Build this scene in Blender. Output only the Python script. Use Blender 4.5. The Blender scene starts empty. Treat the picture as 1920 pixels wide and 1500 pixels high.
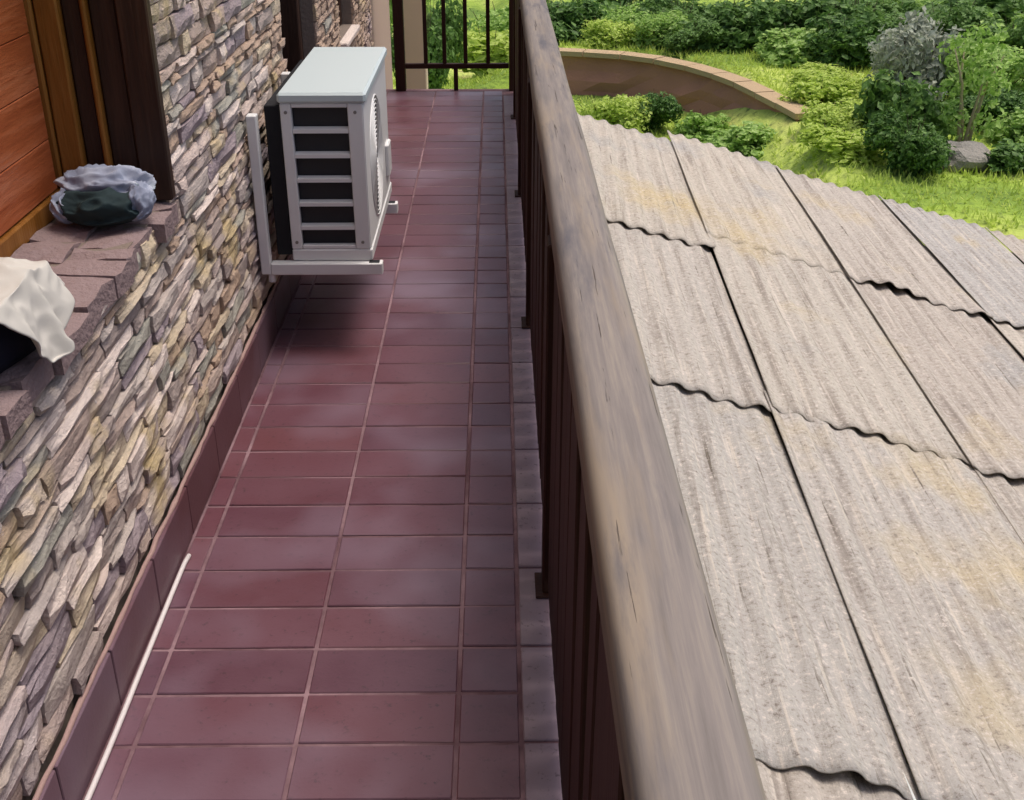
import bpy, bmesh, math, random
from mathutils import Vector, Matrix, noise
R = math.radians
rng = random.Random(7)
S = bpy.context.scene
COL = S.collection

# ---------------------------------------------------------------- camera, sky, sun, exposure
PITCH, YAW, EYE = R(26.915), R(-0.758), 1.65
cam = bpy.data.cameras.new('camera'); cam_o = bpy.data.objects.new('camera', cam); COL.objects.link(cam_o)
cam.sensor_fit = 'HORIZONTAL'; cam.sensor_width = 36.0; cam.lens = 36.0 * 2157 / 1920
cam.clip_start = 0.05; cam.clip_end = 1500
cam_o.location = (0, 0, EYE); cam_o.rotation_euler = (R(90) - PITCH, 0, YAW)
S.camera = cam_o

SUN_DIR = Vector((0.27, 0.12, 0.955)).normalized()          # towards the sun, a veiled sky
el = math.asin(SUN_DIR.z); az = math.atan2(SUN_DIR.x, SUN_DIR.y)
W = bpy.data.worlds.new('World'); S.world = W; W.use_nodes = True
nt = W.node_tree
sky = nt.nodes.new('ShaderNodeTexSky'); sky.sky_type = 'NISHITA'; sky.sun_disc = False
sky.sun_elevation = el; sky.sun_rotation = az; sky.air_density = 0.7; sky.dust_density = 5.0; sky.ozone_density = 0.6
nt.links.new(sky.outputs[0], nt.nodes['Background'].inputs[0])
nt.nodes['Background'].inputs[1].default_value = 0.15
sun = bpy.data.lights.new('sun', 'SUN'); sun.energy = 1.5; sun.angle = R(18); sun.color = (1.0, 0.95, 0.87)
sun_o = bpy.data.objects.new('sun', sun); COL.objects.link(sun_o)
sun_o.rotation_euler = SUN_DIR.to_track_quat('Z', 'Y').to_euler(); sun_o.location = (8, -6, 14)
S.view_settings.view_transform = 'Standard'; S.view_settings.look = 'None'
S.view_settings.exposure = 0.27; S.view_settings.gamma = 1.0; S.view_settings.use_curve_mapping = False

# ---------------------------------------------------------------- materials
def lin(r, g, b):
    f = lambda c: (c/255)/12.92 if c/255 <= .04045 else ((c/255+.055)/1.055)**2.4
    return (f(r), f(g), f(b), 1)

class NM:
    """small helper round a node material"""
    def __init__(self, name):
        self.m = bpy.data.materials.new(name); self.m.use_nodes = True
        self.t = self.m.node_tree; self.b = self.t.nodes['Principled BSDF']
        self.out = self.t.nodes['Material Output']
    def n(self, kind, **kw):
        x = self.t.nodes.new('ShaderNode' + kind)
        for k, v in kw.items(): setattr(x, k, v)
        return x
    def l(self, a, b): self.t.links.new(a, b)
    def coord(self, scale=(1, 1, 1), which='Object', jitter=True):
        tc = self.n('TexCoord'); mp = self.n('Mapping'); mp.inputs['Scale'].default_value = scale
        self.l(tc.outputs[which], mp.inputs[0])
        if jitter:
            oi = self.n('ObjectInfo'); mu = self.n('Math', operation='MULTIPLY'); mu.inputs[1].default_value = 37.0
            self.l(oi.outputs['Random'], mu.inputs[0]); self.l(mu.outputs[0], mp.inputs['Location'])
        return mp.outputs[0]
    def world(self, scale=(1, 1, 1)):
        g = self.n('NewGeometry'); mp = self.n('Mapping'); mp.inputs['Scale'].default_value = scale
        self.l(g.outputs['Position'], mp.inputs[0]); return mp.outputs[0]
    def noise(self, vec, scale, detail=4, rough=.55, dist=0):
        x = self.n('TexNoise'); x.inputs['Scale'].default_value = scale; x.inputs['Detail'].default_value = detail
        x.inputs['Roughness'].default_value = rough; x.inputs['Distortion'].default_value = dist
        self.l(vec, x.inputs['Vector']); return x.outputs['Fac']
    def rand(self): return self.n('ObjectInfo').outputs['Random']
    def ramp(self, fac, stops, interp='LINEAR'):
        x = self.n('ValToRGB'); e = x.color_ramp; e.interpolation = interp
        while len(e.elements) < len(stops): e.elements.new(.5)
        for i, (p, c) in enumerate(stops): e.elements[i].position = p; e.elements[i].color = c
        self.l(fac, x.inputs[0]); return x.outputs[0]
    def mix(self, fac, a, b, mode='MIX'):
        x = self.n('Mix', data_type='RGBA', blend_type=mode)
        for sock, v in ((x.inputs[0], fac), (x.inputs[6], a), (x.inputs[7], b)):
            if hasattr(v, 'is_linked') or hasattr(v, 'links'): self.l(v, sock)
            else: sock.default_value = v
        return x.outputs[2]
    def val(self, fac, lo, hi):
        x = self.n('MapRange'); x.inputs[3].default_value = lo; x.inputs[4].default_value = hi
        self.l(fac, x.inputs[0]); return x.outputs[0]
    def sharp(self, fac, a, b):
        x = self.n('MapRange'); x.inputs[1].default_value = a; x.inputs[2].default_value = b
        self.l(fac, x.inputs[0]); return x.outputs[0]
    def bump(self, h, strength=.4, dist=.01):
        x = self.n('Bump'); x.inputs['Strength'].default_value = strength; x.inputs['Distance'].default_value = dist
        self.l(h, x.inputs['Height']); self.l(x.outputs[0], self.b.inputs['Normal'])
    def col(self, c):
        if isinstance(c, tuple): self.b.inputs['Base Color'].default_value = c
        else: self.l(c, self.b.inputs['Base Color'])
    def rough(self, r):
        if isinstance(r, (int, float)): self.b.inputs['Roughness'].default_value = r
        else: self.l(r, self.b.inputs['Roughness'])

def g(v): return (v, v, v, 1)

def m_tile(name, palette, rough=(.28, .5), spec=.65):
    k = NM(name); c = k.coord()
    base = k.ramp(k.rand(), palette)
    n1 = k.noise(k.world(), 5.5, 5, .6); n2 = k.noise(c, 60, 5, .7)
    big = k.noise(k.world(), 1.6, 3)
    a = k.mix(k.val(n1, -.2, .75), base, lin(112, 77, 89))
    a = k.mix(k.sharp(n2, .58, .72), a, lin(65, 41, 46))
    a = k.mix(k.sharp(big, .48, .78), a, lin(129, 109, 124))          # worn, dusty patches
    k.col(a); k.rough(k.val(n1, *rough)); k.b.inputs['Specular IOR Level'].default_value = spec
    k.bump(n2, .18, .004); return k.m
PAL = [(0, lin(86, 45, 54)), (.3, lin(97, 52, 60)), (.55, lin(80, 45, 58)), (.75, lin(103, 58, 62)), (1, lin(92, 54, 65))]
M_tile = m_tile('maroon_tile', PAL)
M_skirt = m_tile('skirting_tile', [(0, lin(78, 44, 46)), (1, lin(94, 54, 56))], (.35, .6))
M_edge = m_tile('edge_tile', [(0, lin(142, 124, 132)), (.5, lin(154, 138, 142)), (1, lin(136, 118, 128))], (.4, .6))

def m_plain(name, c1, c2, scale=8, rough=.85, bump=.3, bd=.01, stretch=(1, 1, 1), spec=.3, metal=0):
    k = NM(name); v = k.coord(stretch, jitter=True); n = k.noise(v, scale, 6, .6); f = k.noise(v, scale*7, 4, .6)
    k.col(k.mix(f, k.mix(n, c1, c2), k.mix(n, c2, c1))); k.rough(rough)
    k.b.inputs['Specular IOR Level'].default_value = spec; k.b.inputs['Metallic'].default_value = metal
    if bump: k.bump(f, bump, bd)
    return k.m
def m_grout():
    k = NM('grout'); n = k.noise(k.world(), 3.0, 5, .65); f = k.noise(k.world(), 60, 3)
    k.col(k.mix(k.sharp(n, .38, .62), lin(92, 62, 68), k.mix(f, lin(158, 126, 132), lin(124, 96, 102)))); k.rough(.8); k.bump(f, .3, .003); return k.m
M_grout = m_grout()
M_lit_edge = m_plain('lit_edge_pink', lin(176, 146, 140), lin(150, 122, 116), 9, .95, .5, .006)  # pale pink painted for the light on the skirting's top edge
M_backing = m_plain('mortar_bed', lin(140, 126, 114), lin(112, 100, 92), 10, .95, .5)
M_plaster = m_plain('pink_plaster', lin(196, 166, 158), lin(178, 150, 144), 3, .9, .3, .004)
M_cream = m_plain('cream_plaster', lin(226, 204, 178), lin(206, 184, 158), 3, .9, .3, .004)
M_conc = m_plain('concrete', lin(150, 144, 138), lin(126, 120, 114), 4, .92, .4, .005)

def m_stone():
    k = NM('split_stone'); r = k.rand()
    base = k.ramp(r, [(0, lin(200, 187, 178)), (.12, lin(168, 153, 146)), (.24, lin(220, 200, 189)), (.36, lin(159, 144, 150)),
                      (.46, lin(205, 187, 159)), (.56, lin(187, 166, 154)), (.66, lin(237, 220, 209)), (.76, lin(183, 157, 135)),
                      (.84, lin(164, 162, 150)), (.92, lin(216, 198, 170)), (1, lin(209, 198, 194))], 'CONSTANT')
    w = k.world(); big = k.noise(w, 1.7, 3)
    n = k.noise(k.world((10, 3, 30)), 1.6, 6, .65); f = k.noise(w, 70, 5, .65)
    a = k.mix(k.val(n, -.15, .6), base, lin(149, 135, 130))
    a = k.mix(k.sharp(k.noise(w, 4.1, 3), .56, .7), a, lin(190, 170, 132))       # ochre lichen and rust
    a = k.mix(k.sharp(f, .62, .78), a, lin(211, 200, 196))
    a = k.mix(k.sharp(big, .56, .85), a, lin(162, 151, 163), 'MIX')
    k.col(a); k.rough(.88); k.b.inputs['Specular IOR Level'].default_value = .25
    s = k.n('Math', operation='ADD'); k.l(n, s.inputs[0]); k.l(f, s.inputs[1]); k.bump(s.outputs[0], .7, .014)
    return k.m
M_stone = m_stone()
M_sill = m_plain('sill_stone', lin(158, 138, 134), lin(120, 100, 102), 9, .9, .7, .012)

def m_wood(name, c1, c2, c3, along=1, rough=.6, spec=.3, scale=1.0, bump=.4):
    k = NM(name); st = [14, 14, 14]; st[along] = 1.1; v = k.coord(tuple(x*scale for x in st))
    n = k.noise(v, 2.2, 6, .6, .6); f = k.noise(v, 9, 4, .6)
    a = k.ramp(n, [(.28, c1), (.5, c2), (.72, c3)]); a = k.mix(k.sharp(f, .55, .75), a, c1)
    a = k.mix(k.val(k.rand(), 0, .28), a, c1)
    k.col(a); k.rough(rough); k.b.inputs['Specular IOR Level'].default_value = spec; k.bump(f, bump, .004); return k.m
M_shutter = m_wood('varnished_wood', lin(147, 73, 41), lin(174, 94, 55), lin(201, 125, 87), 1, .38, .5)
M_frame = m_wood('dark_frame_wood', lin(44, 28, 22), lin(60, 40, 30), lin(84, 58, 44), 2, .55)
M_gold = m_wood('honey_wood', lin(118, 74, 26), lin(142, 92, 38), lin(160, 110, 56), 2, .45)
M_rail = m_wood('brown_railing_paint', lin(44, 20, 11), lin(52, 24, 14), lin(62, 32, 20), 2, .6)
def m_log():
    k = NM('weathered_timber'); v = k.coord((46, 1.5, 46), jitter=False); n = k.noise(v, 1.6, 9, .7, .15); f = k.noise(k.coord((60, 1.2, 60), jitter=False), 2.2, 5, .65)
    b = k.noise(k.world((9, .9, 9)), 1.6, 6, .65)
    a = k.ramp(n, [(.3, lin(107, 101, 98)), (.5, lin(127, 119, 115)), (.7, lin(148, 138, 127))])
    a = k.mix(k.sharp(b, .5, .72), a, lin(146, 132, 116)); a = k.mix(k.sharp(k.noise(k.world((9, 1.1, 9)), 2.0, 6, .65), .54, .7), a, lin(97, 94, 98))
    crack = k.sharp(f, .645, .67); a = k.mix(crack, a, lin(84, 75, 69))
    k.col(a); k.rough(.8); k.b.inputs['Specular IOR Level'].default_value = .25
    inv = k.n('Math', operation='SUBTRACT'); inv.inputs[0].default_value = 1; k.l(crack, inv.inputs[1]); k.bump(inv.outputs[0], .7, .004); return k.m
M_log = m_log()

def m_sheet():
    k = NM('weathered_fibre_cement'); r = k.rand(); w = k.world()
    base = k.ramp(r, [(0, lin(171, 161, 151)), (.35, lin(180, 172, 162)), (.7, lin(170, 166, 161)), (1, lin(187, 177, 162))])
    n = k.noise(k.coord((9, .45, 9)), 2.0, 6, .62, .2); n2 = k.noise(k.coord((34, 1.1, 34)), 1.5, 4, .6); sp = k.noise(w, 48, 6, .8); big = k.noise(w, .8, 4, .6)
    a = k.mix(k.sharp(n, .52, .74), base, lin(133, 123, 114)); a = k.mix(k.sharp(n2, .56, .7), a, lin(199, 189, 176))
    a = k.mix(k.sharp(big, .56, .72), a, lin(189, 172, 137)); a = k.mix(k.sharp(k.noise(w, 1.3, 3), .6, .76), a, lin(163, 160, 156))
    a = k.mix(k.sharp(sp, .54, .66), a, lin(128, 118, 109)); a = k.mix(k.sharp(n2, .36, .28), a, lin(111, 102, 92))
    a = k.mix(k.sharp(sp, .46, .36), a, lin(207, 197, 187)); k.col(a); k.rough(.9); k.b.inputs['Specular IOR Level'].default_value = .2
    sm_ = k.n('Math', operation='ADD'); k.l(sp, sm_.inputs[0]); k.l(n2, sm_.inputs[1]); k.bump(sm_.outputs[0], .8, .008); return k.m
M_sheet = m_sheet()
M_sheetnew = m_plain('pale_new_sheet', lin(222, 226, 222), lin(204, 208, 206), 4, .7, .2, .004)
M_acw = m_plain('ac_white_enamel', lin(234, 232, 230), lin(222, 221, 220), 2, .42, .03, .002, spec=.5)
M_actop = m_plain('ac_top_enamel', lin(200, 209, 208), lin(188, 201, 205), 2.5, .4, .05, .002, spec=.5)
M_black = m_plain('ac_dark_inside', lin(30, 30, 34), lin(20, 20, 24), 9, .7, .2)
M_foil = m_plain('fin_coil', lin(46, 46, 50), lin(34, 34, 38), 30, .5, .3, .002, (1, 1, 1), .4)
M_cable = m_plain('white_pvc', lin(226, 218, 216), lin(206, 196, 196), 6, .45, .05, .001, spec=.5)
M_cloth = m_plain('white_cotton', lin(206, 202, 192), lin(190, 184, 176), 5, .95, .25, .003)
M_bag = m_plain('navy_fabric', lin(36, 36, 54), lin(24, 24, 38), 8, .85, .3, .003)
def m_grey_cloth():
    k = NM('grey_green_cloth'); v = k.coord(); n = k.noise(v, 7, 3, .5)
    a = k.ramp(n, [(.3, lin(96, 100, 118)), (.47, lin(140, 146, 164)), (.6, lin(186, 190, 202)), (.72, lin(110, 130, 132))])
    k.col(a); k.rough(.85); k.bump(k.noise(v, 90, 3), .3, .002); return k.m
M_gcloth = m_grey_cloth()
M_green_shade = m_plain('shaded_green_cloth', lin(40, 62, 60), lin(26, 30, 40), 9, .85, .3, .003)  # green darkened to hold the shade under the cloth bundle
def m_glass():
    k = NM('dark_window_glass'); k.col(lin(26, 26, 24)); k.rough(.06); k.b.inputs['Specular IOR Level'].default_value = .6; return k.m
M_glass = m_glass()
def m_leaf(name, cols, tr=.35):
    k = NM(name); w = k.world(); n = k.noise(w, 1.3, 3); f = k.noise(w, 14, 2)
    a = k.ramp(f, [(.3, cols[0]), (.5, cols[1]), (.7, cols[2])])
    a = k.mix(k.val(n, -.2, .3), a, cols[1])
    a = k.mix(k.val(k.rand(), 0, .35), a, cols[2])
    k.col(a); k.rough(.55); k.b.inputs['Specular IOR Level'].default_value = .25
    t = k.n('BsdfTranslucent'); mx = k.n('MixShader'); mx.inputs[0].default_value = tr
    k.l(a, t.inputs[0]); k.l(k.b.outputs[0], mx.inputs[1]); k.l(t.outputs[0], mx.inputs[2]); k.l(mx.outputs[0], k.out.inputs[0])
    return k.m
M_leafD = m_leaf('dark_leaves', [lin(42, 72, 28), lin(76, 112, 48), lin(138, 172, 94)], .35)
M_leafM = m_leaf('mid_leaves', [lin(104, 144, 58), lin(150, 186, 86), lin(202, 222, 150)], .45)
M_leafY = m_leaf('yellow_leaves', [lin(134, 166, 54), lin(178, 202, 80), lin(218, 230, 140)], .45)
M_leafG = m_leaf('grey_leaves', [lin(128, 136, 116), lin(160, 166, 148), lin(192, 196, 180)], .3)
M_grass = m_leaf('grass_blades', [lin(140, 170, 54), lin(180, 204, 78), lin(224, 232, 140)], .4)
M_bark = m_plain('bark', lin(112, 96, 76), lin(78, 66, 52), 6, .9, .8, .03, (6, 6, 1))
M_pbark = m_plain('pale_bark', lin(196, 182, 146), lin(160, 146, 116), 6, .9, .6, .03, (6, 6, 1))
M_rock = m_plain('grey_rock', lin(172, 166, 156), lin(126, 122, 114), 3, .95, .9, .05)
M_brown = m_plain('brown_rubble', lin(190, 138, 116), lin(146, 104, 88), 3, .95, .5, .03)
M_coping = m_plain('pale_coping', lin(196, 172, 136), lin(156, 132, 104), 5, .95, .6, .03)
def m_ground():
    k = NM('meadow'); w = k.world(); n = k.noise(w, .35, 4); f = k.noise(w, 5, 5, .65)
    a = k.ramp(n, [(.3, lin(96, 124, 44)), (.46, lin(140, 166, 58)), (.6, lin(184, 198, 96)), (.75, lin(150, 132, 88))])
    a = k.mix(k.sharp(f, .5, .75), a, lin(62, 84, 34)); k.col(a); k.rough(.95); k.bump(f, .8, .1); return k.m
M_ground = m_ground()

# ---------------------------------------------------------------- mesh helpers
class MB:
    def __init__(self): self.v = []; self.f = []
    def add(self, vs, fs, M=None):
        o = len(self.v); self.v += [tuple(M @ Vector(p)) if M else tuple(p) for p in vs]
        self.f += [tuple(i+o for i in q) for q in fs]; return self
    def box(self, x0, x1, y0, y1, z0, z1, c=0.0, M=None):
        """box with chamfered edges of c on every horizontal end"""
        if c <= 0:
            vs = [(x0,y0,z0),(x1,y0,z0),(x1,y1,z0),(x0,y1,z0),(x0,y0,z1),(x1,y0,z1),(x1,y1,z1),(x0,y1,z1)]
            return self.add(vs, [(3,2,1,0),(4,5,6,7),(0,1,5,4),(1,2,6,5),(2,3,7,6),(3,0,4,7)], M)
        bm = bmesh.new(); bmesh.ops.create_cube(bm, size=1)
        for v in bm.verts: v.co = Vector((x0+(v.co.x+.5)*(x1-x0), y0+(v.co.y+.5)*(y1-y0), z0+(v.co.z+.5)*(z1-z0)))
        bmesh.ops.bevel(bm, geom=bm.edges[:], offset=c, segments=1, affect='EDGES')
        bm.verts.index_update()
        self.add([v.co.copy() for v in bm.verts], [[v.index for v in f.verts] for f in bm.faces], M); bm.free(); return self
    def tube(self, pts, r, n=10, cap=True, wob=0, seed=0):
        rs = r if isinstance(r, (list, tuple)) else [r]*len(pts); o = len(self.v); P = [Vector(p) for p in pts]; rr = random.Random(seed)
        for i, p in enumerate(P):
            t = (P[min(i+1, len(P)-1)] - P[max(i-1, 0)]).normalized()
            a = Vector((0, 0, 1)) if abs(t.z) < .9 else Vector((1, 0, 0))
            u = t.cross(a).normalized(); w = u.cross(t)
            for j in range(n):
                q = 2*math.pi*j/n; k = rs[i]*(1+wob*noise.noise(p*3+Vector((math.cos(q)*1.3, math.sin(q)*1.3, seed))))
                self.v.append(tuple(p+u*math.cos(q)*k+w*math.sin(q)*k))
        for i in range(len(P)-1):
            for j in range(n):
                self.f.append((o+i*n+j, o+i*n+(j+1) % n, o+(i+1)*n+(j+1) % n, o+(i+1)*n+j))
        if cap:
            self.f.append(tuple(o+j for j in range(n))[::-1]); self.f.append(tuple(o+(len(P)-1)*n+j for j in range(n)))
        return self
    def mesh(self, name, mat, smooth=False):
        me = bpy.data.meshes.new(name); me.from_pydata(self.v, [], self.f); me.update()
        me.materials.append(mat)
        bm = bmesh.new(); bm.from_mesh(me); bmesh.ops.recalc_face_normals(bm, faces=bm.faces); bm.to_mesh(me); bm.free()
        if smooth: me.polygons.foreach_set('use_smooth', [True]*len(me.polygons))
        return me
    def build(self, name, mat, parent=None, smooth=False, kind=None):
        return obj(name, self.mesh(name, mat, smooth), parent, kind)
def obj(name, me, parent=None, kind=None, M=None):
    o = bpy.data.objects.new(name, me); COL.objects.link(o)
    if parent: o.parent = parent
    if M is not None: o.matrix_local = M
    if kind: o['kind'] = kind
    return o
def tag(o, label, cat, group=None):
    o['label'] = label; o['category'] = cat
    if group: o['group'] = group
    return o
def thing(name, label, cat, loc=(0, 0, 0), group=None):
    o = bpy.data.objects.new(name, None); COL.objects.link(o); o.location = loc; o.empty_display_size = .2
    return tag(o, label, cat, group)
def TRS(loc, rot=(0, 0, 0), sc=(1, 1, 1)):
    from mathutils import Euler
    return Matrix.LocRotScale(Vector(loc), Euler(rot), Vector(sc))

XW = -0.800            # stone face
Y0, YE = -1.2, 7.86    # balcony from behind the camera to its end rail
GZ = -4.3              # garden level in front of the bank

# ---------------------------------------------------------------- terrain
CURVE = [(1.15, 27.85), (2.48, 27.5), (3.3, 27.1), (3.95, 26.4), (4.52, 25.5), (5.0, 24.2), (5.36, 22.7), (5.62, 21.3)]
def sdist(x, y):
    best = 1e9; sgn = 1
    for (ax, ay), (bx, by) in zip(CURVE, CURVE[1:]):
        dx, dy = bx-ax, by-ay; t = max(0, min(1, ((x-ax)*dx+(y-ay)*dy)/(dx*dx+dy*dy)))
        px, py = ax+t*dx, ay+t*dy; d = math.hypot(x-px, y-py)
        if d < best: best = d; sgn = 1 if dx*(y-ay)-dy*(x-ax) > 0 else -1
    return best*sgn
def sm(a, b, t): t = max(0, min(1, (t-a)/(b-a))); return t*t*(3-2*t)
def gz(x, y):
    z = GZ + .12*noise.noise(Vector((x*.2, y*.2, 0)))
    fade = sm(-.8, 1.6, x)
    rise = .95*sm(4.2, 5.7, x)*sm(13, 16, y)
    if 14 < y < 90: z += .95*max(sm(.2, .95, sdist(x, y))*fade, rise/.95)
    elif y >= 90: z += .95*sm(-.8, 1.6, x)
    return z - 4.6*sm(28, 46, y) + 20*sm(50, 170, y) + 5*sm(25, 120, x) + 3*sm(-20, -110, x)
mb = MB(); xs = [-140, -90, -60, -40, -28]+[-20+.5*i for i in range(90)]+[26, 32, 42, 60, 90, 150]
ys = [-60, -30, -12, -4, 2, 8]+[12+.45*i for i in range(75)]+[47, 52, 60, 72, 90, 120, 170, 260]
nx = len(xs)
mb.v = [(x, y, gz(x, y)) for y in ys for x in xs]
mb.f = [(j*nx+i, j*nx+i+1, (j+1)*nx+i+1, (j+1)*nx+i) for j in range(len(ys)-1) for i in range(nx-1)]
ground = mb.build('ground', M_ground, smooth=True, kind='structure')

# ---------------------------------------------------------------- balcony floor and tiles
mb = MB(); mb.box(-.86, .165, Y0, YE+.05, -.24, .0005)
floor = mb.build('balcony_floor', M_grout, kind='structure')
mb = MB(); mb.box(.166, .19, Y0, YE+.06, -.22, -.03); mb.build('slab_edge', M_conc, floor)
TP, TG, RP = .32, .009, .1485
def tile_mesh(w, d, mat, n=4, nm='tile'):
    out = []
    for i in range(n):
        m = MB(); m.box(-w/2, w/2, -d/2, d/2, -.012, .004, .0022)
        r = random.Random(i); m.v = [(x, y, z+(r.uniform(-.0008, .0008) if z > .003 else 0)) for x, y, z in m.v]
        out.append(m.mesh(nm, mat))
    return out
cols = [(-.784, -.7275), (-.7275, -.4075), (-.4075, -.0875), (-.0875, .042)]
rows = [2.18+RP*k for k in range(-9, 39)]
for ci, (a, b) in enumerate(cols):
    var = tile_mesh(b-a-TG, RP-TG, M_tile)
    for y in rows:
        if y+RP > YE+.02: continue
        obj('tile', var[rng.randrange(4)], floor, M=TRS(((a+b)/2, y+RP/2, rng.uniform(-.001, .0012)), (rng.uniform(-.004, .004), rng.uniform(-.003, .003), rng.uniform(-.002, .002))))
ev = tile_mesh(.108, .297-TG, M_edge, 3)
for k in range(24):
    y = .845+.297*k
    if y+.297 < YE+.03: obj('edge_tile', ev[k % 3], floor, M=TRS((.1, y+.1485, .002+rng.uniform(-.001, .001)), (0, rng.uniform(-.004, .004), rng.uniform(-.004, .004))))

# ---------------------------------------------------------------- the house: wall, stones, window, door
house = thing('stone_house', 'house wall faced with rough split stone along the left of the balcony', 'house', (0, 0, 0))
WIN = (.95, 2.76, .80, 2.15); DOOR = (4.5, 5.36, 0, 2.12); WIN2 = (6.16, 6.78, .60, 1.9)
ZT = 3.0
def grid_wall(mb, x0, x1, y0, y1, z0, z1, holes):
    ye = sorted({y0, y1, *[h[i] for h in holes for i in (0, 1) if y0 < h[i] < y1]})
    ze = sorted({z0, z1, *[h[i] for h in holes for i in (2, 3) if z0 < h[i] < z1]})
    for a, b in zip(ye, ye[1:]):
        for c, d in zip(ze, ze[1:]):
            my, mz = (a+b)/2, (c+d)/2
            if any(h[0] < my < h[1] and h[2] < mz < h[3] for h in holes): continue
            mb.box(x0, x1, a, b, c, d)
mb = MB(); grid_wall(mb, -1.15, -.816, -1.2, 7.72, GZ-.3, ZT, [WIN, DOOR, WIN2])
wall = mb.build('wall', M_backing, house)
mb = MB(); mb.box(-5.0, -1.25, -1.2, 9.1, GZ-.3, ZT-.1); mb.build('inner_block', M_backing, house)
mb = MB(); mb.box(-1.15, -.806, 7.725, 9.1, GZ-.3, ZT, .004); mb.build('plaster_pier', M_plaster, house)
mb = MB(); mb.box(-5.2, -.62, -1.3, 9.3, ZT+.002, ZT+.16, .01); mb.build('eave_slab', M_conc, house)

def stone_unit(seed):
    """unit split stone: length 1 along y, height 1 along z, face towards +x, depth in metres"""
    r = random.Random(seed); ny, nz = 5, 3; m = MB()
    for j in range(nz):
        for i in range(ny):
            y = -.5+i/(ny-1); z = -.5+j/(nz-1); edge = (i in (0, ny-1)) or (j in (0, nz-1))
            x = r.uniform(-.008, .0) if edge else r.uniform(-.001, .008)
            y += (r.uniform(-.07, .07) if 0 < i < ny-1 else -math.copysign(r.uniform(0, .02), y))
            z += (r.uniform(-.1, .1) if 0 < j < nz-1 else -math.copysign(r.uniform(0, .07), z))
            m.v.append((x, y, z))
    n = len(m.v)
    m.v += [(-.05, y*.97, z*.95) for x, y, z in m.v]
    for j in range(nz-1):
        for i in range(ny-1): a = j*ny+i; m.f.append((a, a+1, a+ny+1, a+ny))
    ring = [i for i in range(ny)]+[j*ny+ny-1 for j in range(1, nz)]+[(nz-1)*ny+i for i in range(ny-2, -1, -1)]+[j*ny for j in range(nz-2, 0, -1)]
    for a, b in zip(ring, ring[1:]+ring[:1]): m.f.append((b, a, a+n, b+n))
    return m
UNITS = [stone_unit(i) for i in range(28)]
UMESH = [u.mesh('stone', M_stone) for u in UNITS]
stones = []
def course(z0, z1, hscale=1.0):
    z = z0
    while z < z1:
        h = rng.choice([.022, .027, .032, .038, .045, .055])*hscale
        y = .55 - rng.uniform(0, .25)
        while y < 7.70:
            L = rng.uniform(.06, .30)*hscale
            a, b, c, d = y, min(y+L, 7.71), z, z+h
            y += L
            bad = False
            for w in (WIN, DOOR, WIN2):
                if d > w[2]+.005 and c < w[3]-.005:
                    if a < w[0] < b: b = w[0]
                    elif a < w[1] < b: a = w[1]
                    elif a >= w[0] and b <= w[1]: bad = True
            for w in (WIN, WIN2):
                if c < w[2] < d and b > w[0] and a < w[1]: d = w[2]-.001
            if bad or b-a < .03 or d-c < .012: continue
            stones.append((a, b, c, d))
        z += h
course(.158, 1.46); course(1.5, ZT-.01, 2.0)
import numpy as np
def pix(p):
    q = Vector(p)-Vector((0, 0, EYE)); q.rotate(Matrix.Rotation(-YAW, 3, 'Z'))
    cz = q.y*math.cos(PITCH)-q.z*math.sin(PITCH); cy = q.y*math.sin(PITCH)+q.z*math.cos(PITCH)
    return (960+2157*q.x/cz, 750-2157*cy/cz, cz) if cz > .1 else (-9999, -9999, .1)
def size_in_view(s):
    a, b, c, d = s; p = pix((XW, (a+b)/2, (c+d)/2))
    if not (-30 < p[0] < 1950 and -30 < p[1] < 1530): return 0
    u = pix((XW, a, c)); v = pix((XW, b, c)); w = pix((XW, a, d))
    return abs((v[0]-u[0])*(w[1]-u[1])-(v[1]-u[1])*(w[0]-u[0]))
stones.sort(key=size_in_view, reverse=True)
rest = MB()
for i, (a, b, c, d) in enumerate(stones):
    M = TRS((XW+rng.uniform(-.007, .007), (a+b)/2, (c+d)/2), (rng.uniform(-.02, .02), rng.uniform(-.05, .05), rng.uniform(-.025, .025)), (1, b-a-.002, d-c-.002))
    u = rng.randrange(28)
    if i < 300: obj('stone', UMESH[u], wall, M=M)
    else: rest.add(UNITS[u].v, UNITS[u].f, M)
rest.build('stone_cladding', M_stone, wall, kind='stuff')

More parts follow.
